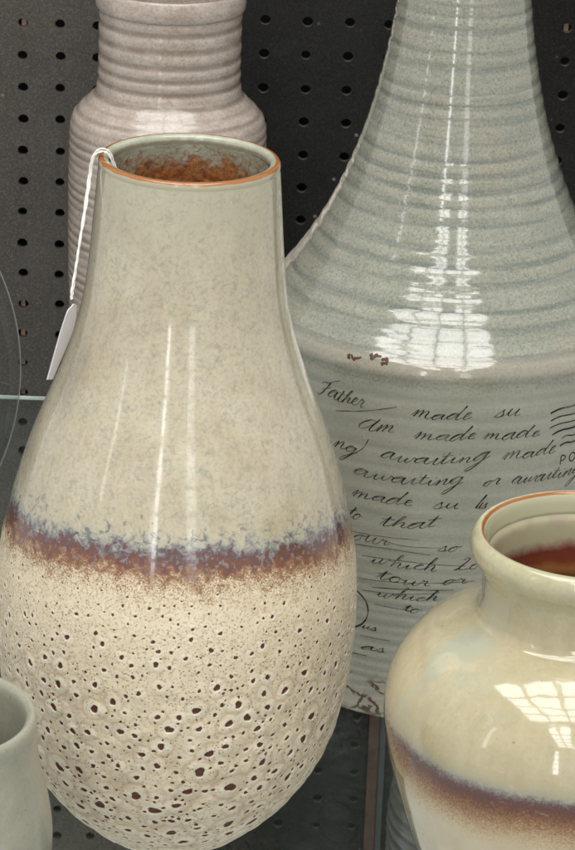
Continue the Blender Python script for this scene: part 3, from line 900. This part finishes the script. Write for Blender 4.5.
# ------------------------------------------------------------------ pinkish ribbed vase at the back
KP = [(0,.052),(.006,.0550),(.03,.0590),(.06,.0612),(.10,.0625),(.15,.0637),(.19,.0640),(.208,.0638),(.218,.0637),(.225,.0636),(.2305,.0627),(.235,.0607),(.239,.0573),
      (.2425,.0537),(.246,.0501),(.2495,.0474),(.2545,.0461),(.262,.0457),(.28,.0456),(.300,.0456),(.303,.0458)]
def kribs(z):
    z = np.asarray(z, float)
    nk = .00024*np.sin((z-.25)*2*math.pi/.0094 + .7*np.sin(z*143)) ; bd = .00019*np.sin((z-.25)*2*math.pi/.0060 + .6*np.sin(z*97))*(1 + .4*np.sin(z*211))
    k = np.clip((z-.238)/.015, 0, 1)
    return (nk*k + bd*(1-k))*np.clip((.304-z)/.004, 0, 1)*np.clip(z/.02, 0, 1)
back = thing('ribbed_vase', 'pinkish grey ribbed vase with a stepped shoulder, at the back behind the cream vase', 'vase', (-.0318, .5059, 0), (0, R(.2), 0), 'vases on the glass shelf')
zb = np.linspace(0, .236, 260); zn = np.linspace(.236, .303, 110)
gk = lambda z: np.clip(.5 - kribs(z)/.0005, 0, 1)
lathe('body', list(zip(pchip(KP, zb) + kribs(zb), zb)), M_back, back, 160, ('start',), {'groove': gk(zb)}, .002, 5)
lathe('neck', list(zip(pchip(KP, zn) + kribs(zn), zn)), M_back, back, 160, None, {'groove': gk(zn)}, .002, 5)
lip = spline([(.0458,.303),(.0472,.3042),(.0480,.3075),(.0480,.313),(.0470,.3165),(.0448,.3165),(.0430,.313),(.0420,.300),(.0415,.26)], 5)
lathe('rim', lip, M_back, back, 140, None, {'groove': [.3]*len(lip)})

# ------------------------------------------------------------------ squat jar in front on the right
JP = [(0,.044),(.004,.0470),(.01,.0515),(.02,.0578),(.03,.0632),(.04,.0680),(.05,.0721),(.06,.0758),(.07,.0792),(.08,.0823),(.09,.0852),(.1,.0876),(.11,.0893),
      (.12,.0902),(.13,.0896),(.14,.0867),(.15,.0808),(.158,.0733),(.163,.0660),(.1665,.0595),(.1687,.0545),(.1703,.0515),(.1725,.0496),(.176,.0486),(.182,.0481),(.188,.0482)]
jar = thing('jar', 'squat olive cream jar with a wide orange lined mouth and a brown band', 'jar', (.1927, -.0963, 0), group='vases on the glass shelf')
zj = np.concatenate([np.linspace(0, .15, 90)[:-1], np.linspace(.15, .188, 60)])
lathe('body', list(zip(pchip(JP, zj), zj)), M_jar, jar, 220, ('start',), wob=.0016, seed=8)
jr = spline([(.0482,.188),(.0488,.1920),(.0512,.1960),(.0534,.1990),(.0546,.2030),(.0542,.2070),(.0526,.2098),(.0506,.2108),(.0490,.2104),(.0481,.2092),(.0474,.2070),(.0468,.2040),(.0462,.2005)], 6)
lathe('rim', jr, M_jar_rim, jar, 200, attrs={'along': np.linspace(0, 1, len(jr))}, wob=.0016, seed=8)
ji = spline([(.0462,.2005),(.0450,.1970),(.0444,.1900),(.0441,.1830),(.0442,.1760),(.0452,.1690),(.0500,.1630),(.0640,.1540),(.0790,.1430),(.0840,.1250),(.0830,.1050),(.0740,.0650),(.0580,.0300),(.040,.012)], 6)
lathe('inner_wall', ji, M_jar_in, jar, 160, ('end',))

# ------------------------------------------------------------------ small pot at the lower left
CP = [(0,.034),(.004,.0380),(.012,.0425),(.022,.0468),(.035,.0508),(.05,.0535),(.06,.0546),(.07,.0548),(.08,.0541),(.09,.0525),(.1,.0503),(.108,.0488),(.114,.0480),(.119,.0476)]
pot = thing('pot', 'small grey green pot with a thick rounded rim, touching the lower left of the picture', 'pot', (-.1029, -.1425, 0), group='vases on the glass shelf')
zc = np.linspace(0, .119, 90)
lathe('body', list(zip(pchip(CP, zc), zc)), M_cup, pot, 160, ('start',), wob=.003, seed=11)
cr = spline([(.0476,.119),(.0475,.1230),(.0478,.1265),(.0475,.1298),(.0462,.1318),(.0446,.1318),(.0430,.1300),(.0422,.1265),(.0420,.120)], 6)
lathe('rim', cr, M_cup, pot, 150, wob=.003, seed=11)
lathe('inner_wall', spline([(.0420,.120),(.0424,.110),(.0445,.095),(.048,.075),(.047,.05),(.036,.012)], 8), M_cup, pot, 120, ('end',))

# ------------------------------------------------------------------ clear glass globe at the far left edge
globe = thing('glass_globe', 'clear glass globe vase at the far left, its round edge showing against the pegboard', 'vase', (-.2476, .30, 0), group='vases on the glass shelf')
Rg, zc0 = .1412, .1270
a0 = math.asin(-(zc0 - .0006)/Rg); a1 = math.radians(62)
outer = [(Rg*math.cos(a), zc0 + Rg*math.sin(a)) for a in np.linspace(a0, a1, 80)]
lathe('bowl', outer, M_clear, globe, 200, ('start',))
t0 = outer[-1]
lp = [(t0[0] + .0016*math.cos(a), t0[1] + .0016*math.sin(a)) for a in np.linspace(-math.pi, math.pi, 13)]
lathe('rim', lp, M_clear, globe, 120)

# ------------------------------------------------------------------ dark crock under the glass shelf
crock = thing('crock', 'dark grey ribbed crock under the glass shelf, beside the rusty upright', 'crock', (.1855, .30, -.3996), group='crocks on the lower shelf')
QP = [(0,.054),(.01,.0585),(.04,.0607),(.12,.0612),(.22,.0608),(.255,.0602),(.266,.0585),(.272,.0560),(.276,.052)]
zq = np.linspace(0, .276, 240)
qr = lambda z: .0007*np.sin(z*2*math.pi/.0088 + 1.3*np.sin(z*60))*np.clip((.27-z)/.02, 0, 1)
lathe('body', list(zip(pchip(QP, zq) + qr(zq), zq)), M_crock, crock, 140, ('start',), {'groove': np.clip(.5 - qr(zq)/.0014, 0, 1)})
lp = spline([(.052,.276),(.0500,.2775),(.0480,.2765),(.0470,.272),(.0465,.255)], 5)
lathe('rim', lp, M_crock, crock, 120, None, {'groove': [.3]*len(lp)})

# ------------------------------------------------------------------ roof light of the shed, seen only as reflections in the glaze
roof_boxes = []
Z0 = 2.95
def bars(x0, x1, y0, y1, nx, ny, w):
    for i in range(nx+1):
        x = x0 + (x1-x0)*i/nx
        roof_boxes.append((x-w/2, x+w/2, y0-w, y1+w, Z0-.05, Z0))
    for j in range(ny+1):
        y = y0 + (y1-y0)*j/ny
        roof_boxes.append((x0-w, x1+w, y-w/2, y+w/2, Z0-.095, Z0-.052))
bars(-1.5, 1.2, -2.05, .35, 4, 4, .075)
bars(-1.05, -.22, -4.6, -2.3, 2, 5, .07)
bars(.30, 1.0, -4.6, -2.3, 2, 5, .07)
for (dx0, dx1) in ((-1.36, -1.04), (.62, 1.30)):                     # unseen bars added across the two far lamps to break up their highlights
    for dz in (.08, .62, 1.18, 1.72, 2.3, 2.68):
        roof_boxes.append((dx0, dx1, -4.97, -4.92, dz, dz + .06))
rf = boxes_obj('window_frame', roof_boxes, M_frame); rf['kind'] = 'structure'

def area(name, loc, rot, sx, sy, radiance, col=(1, .99, .97)):
    l = bpy.data.lights.new(name, 'AREA')
    l.shape = 'RECTANGLE'; l.size = sx; l.size_y = sy
    l.energy = radiance*math.pi*sx*sy; l.color = col
    o = bpy.data.objects.new(name, l); o.location = loc; o.rotation_euler = rot
    return link(o)
LR = 9.0
area('roof_light', (-.15, -.85, Z0+.03), (0, 0, 0), 2.7, 2.4, LR*.66)
area('roof_light', (-.635, -3.45, Z0+.03), (0, 0, 0), .83, 2.3, LR*.85)
area('roof_light', (.65, -3.45, Z0+.03), (0, 0, 0), .70, 2.3, LR*.85)
def aim(o, target=(0, .1, .2)):
    o.rotation_euler = (Vector(target) - o.location).to_track_quat('-Z', 'Y').to_euler()
aim(area('side_window', (-2.9, -2.0, 1.5), (0, 0, 0), .16, 1.6, LR*.35))

aim(area('doorway', (-1.20, -5.0, 1.4), (0, 0, 0), .24, 2.6, LR*.9), (0, 0, 1.4))
aim(area('doorway', (.95, -5.0, 1.4), (0, 0, 0), .55, 2.6, LR*.3), (0, 0, 1.4))

# ------------------------------------------------------------------ world, camera, output
w = bpy.data.worlds.new("World"); scene.world = w
w.use_nodes = True
nt = w.node_tree
bg = nt.nodes['Background']
tc = nt.nodes.new('ShaderNodeTexCoord'); sp = nt.nodes.new('ShaderNodeSeparateXYZ')
mr = nt.nodes.new('ShaderNodeMapRange'); mr.inputs['From Min'].default_value = -1; mr.inputs['From Max'].default_value = 1
rp = nt.nodes.new('ShaderNodeValToRGB')
e = rp.color_ramp.elements
e[0].position, e[0].color = 0.0, (.50, .49, .47, 1)
e[1].position, e[1].color = 1.0, (.40, .40, .385, 1)
x = e.new(.5); x.color = (.58, .57, .55, 1)
nt.links.new(tc.outputs['Generated'], sp.inputs[0]); nt.links.new(sp.outputs[2], mr.inputs[0])
nt.links.new(mr.outputs[0], rp.inputs[0]); nt.links.new(rp.outputs[0], bg.inputs[0])
bg.inputs[1].default_value = 1.0

cam = bpy.data.cameras.new('camera')
co = bpy.data.objects.new('camera', cam); link(co)
p, r = R(21.5), R(2.04)
fw = Vector((0, math.cos(p), -math.sin(p))); up = Vector((0, math.sin(p), math.cos(p))); rt = Vector((1, 0, 0))
rx = rt*math.cos(r) + up*math.sin(r); uy = up*math.cos(r) - rt*math.sin(r)
Mx = Matrix((rx, uy, -fw)).transposed().to_4x4()
Mx.translation = Vector((.0529, -1.3064, .7352))
co.matrix_world = Mx
cam.sensor_fit = 'VERTICAL'; cam.sensor_height = 36
cam.lens = 2900/850*36
cam.clip_start = .05; cam.clip_end = 100
cam.dof.use_dof = True; cam.dof.focus_distance = 1.5; cam.dof.aperture_fstop = 64
scene.camera = co
scene.render.resolution_x, scene.render.resolution_y = 693, 1024
scene.render.engine = 'CYCLES'
scene.cycles.use_denoising = True
scene.cycles.max_bounces = 10; scene.cycles.transparent_max_bounces = 16
scene.view_settings.view_transform = 'Standard'; scene.view_settings.look = 'None'
scene.view_settings.exposure = 0.08; scene.view_settings.gamma = 1.0
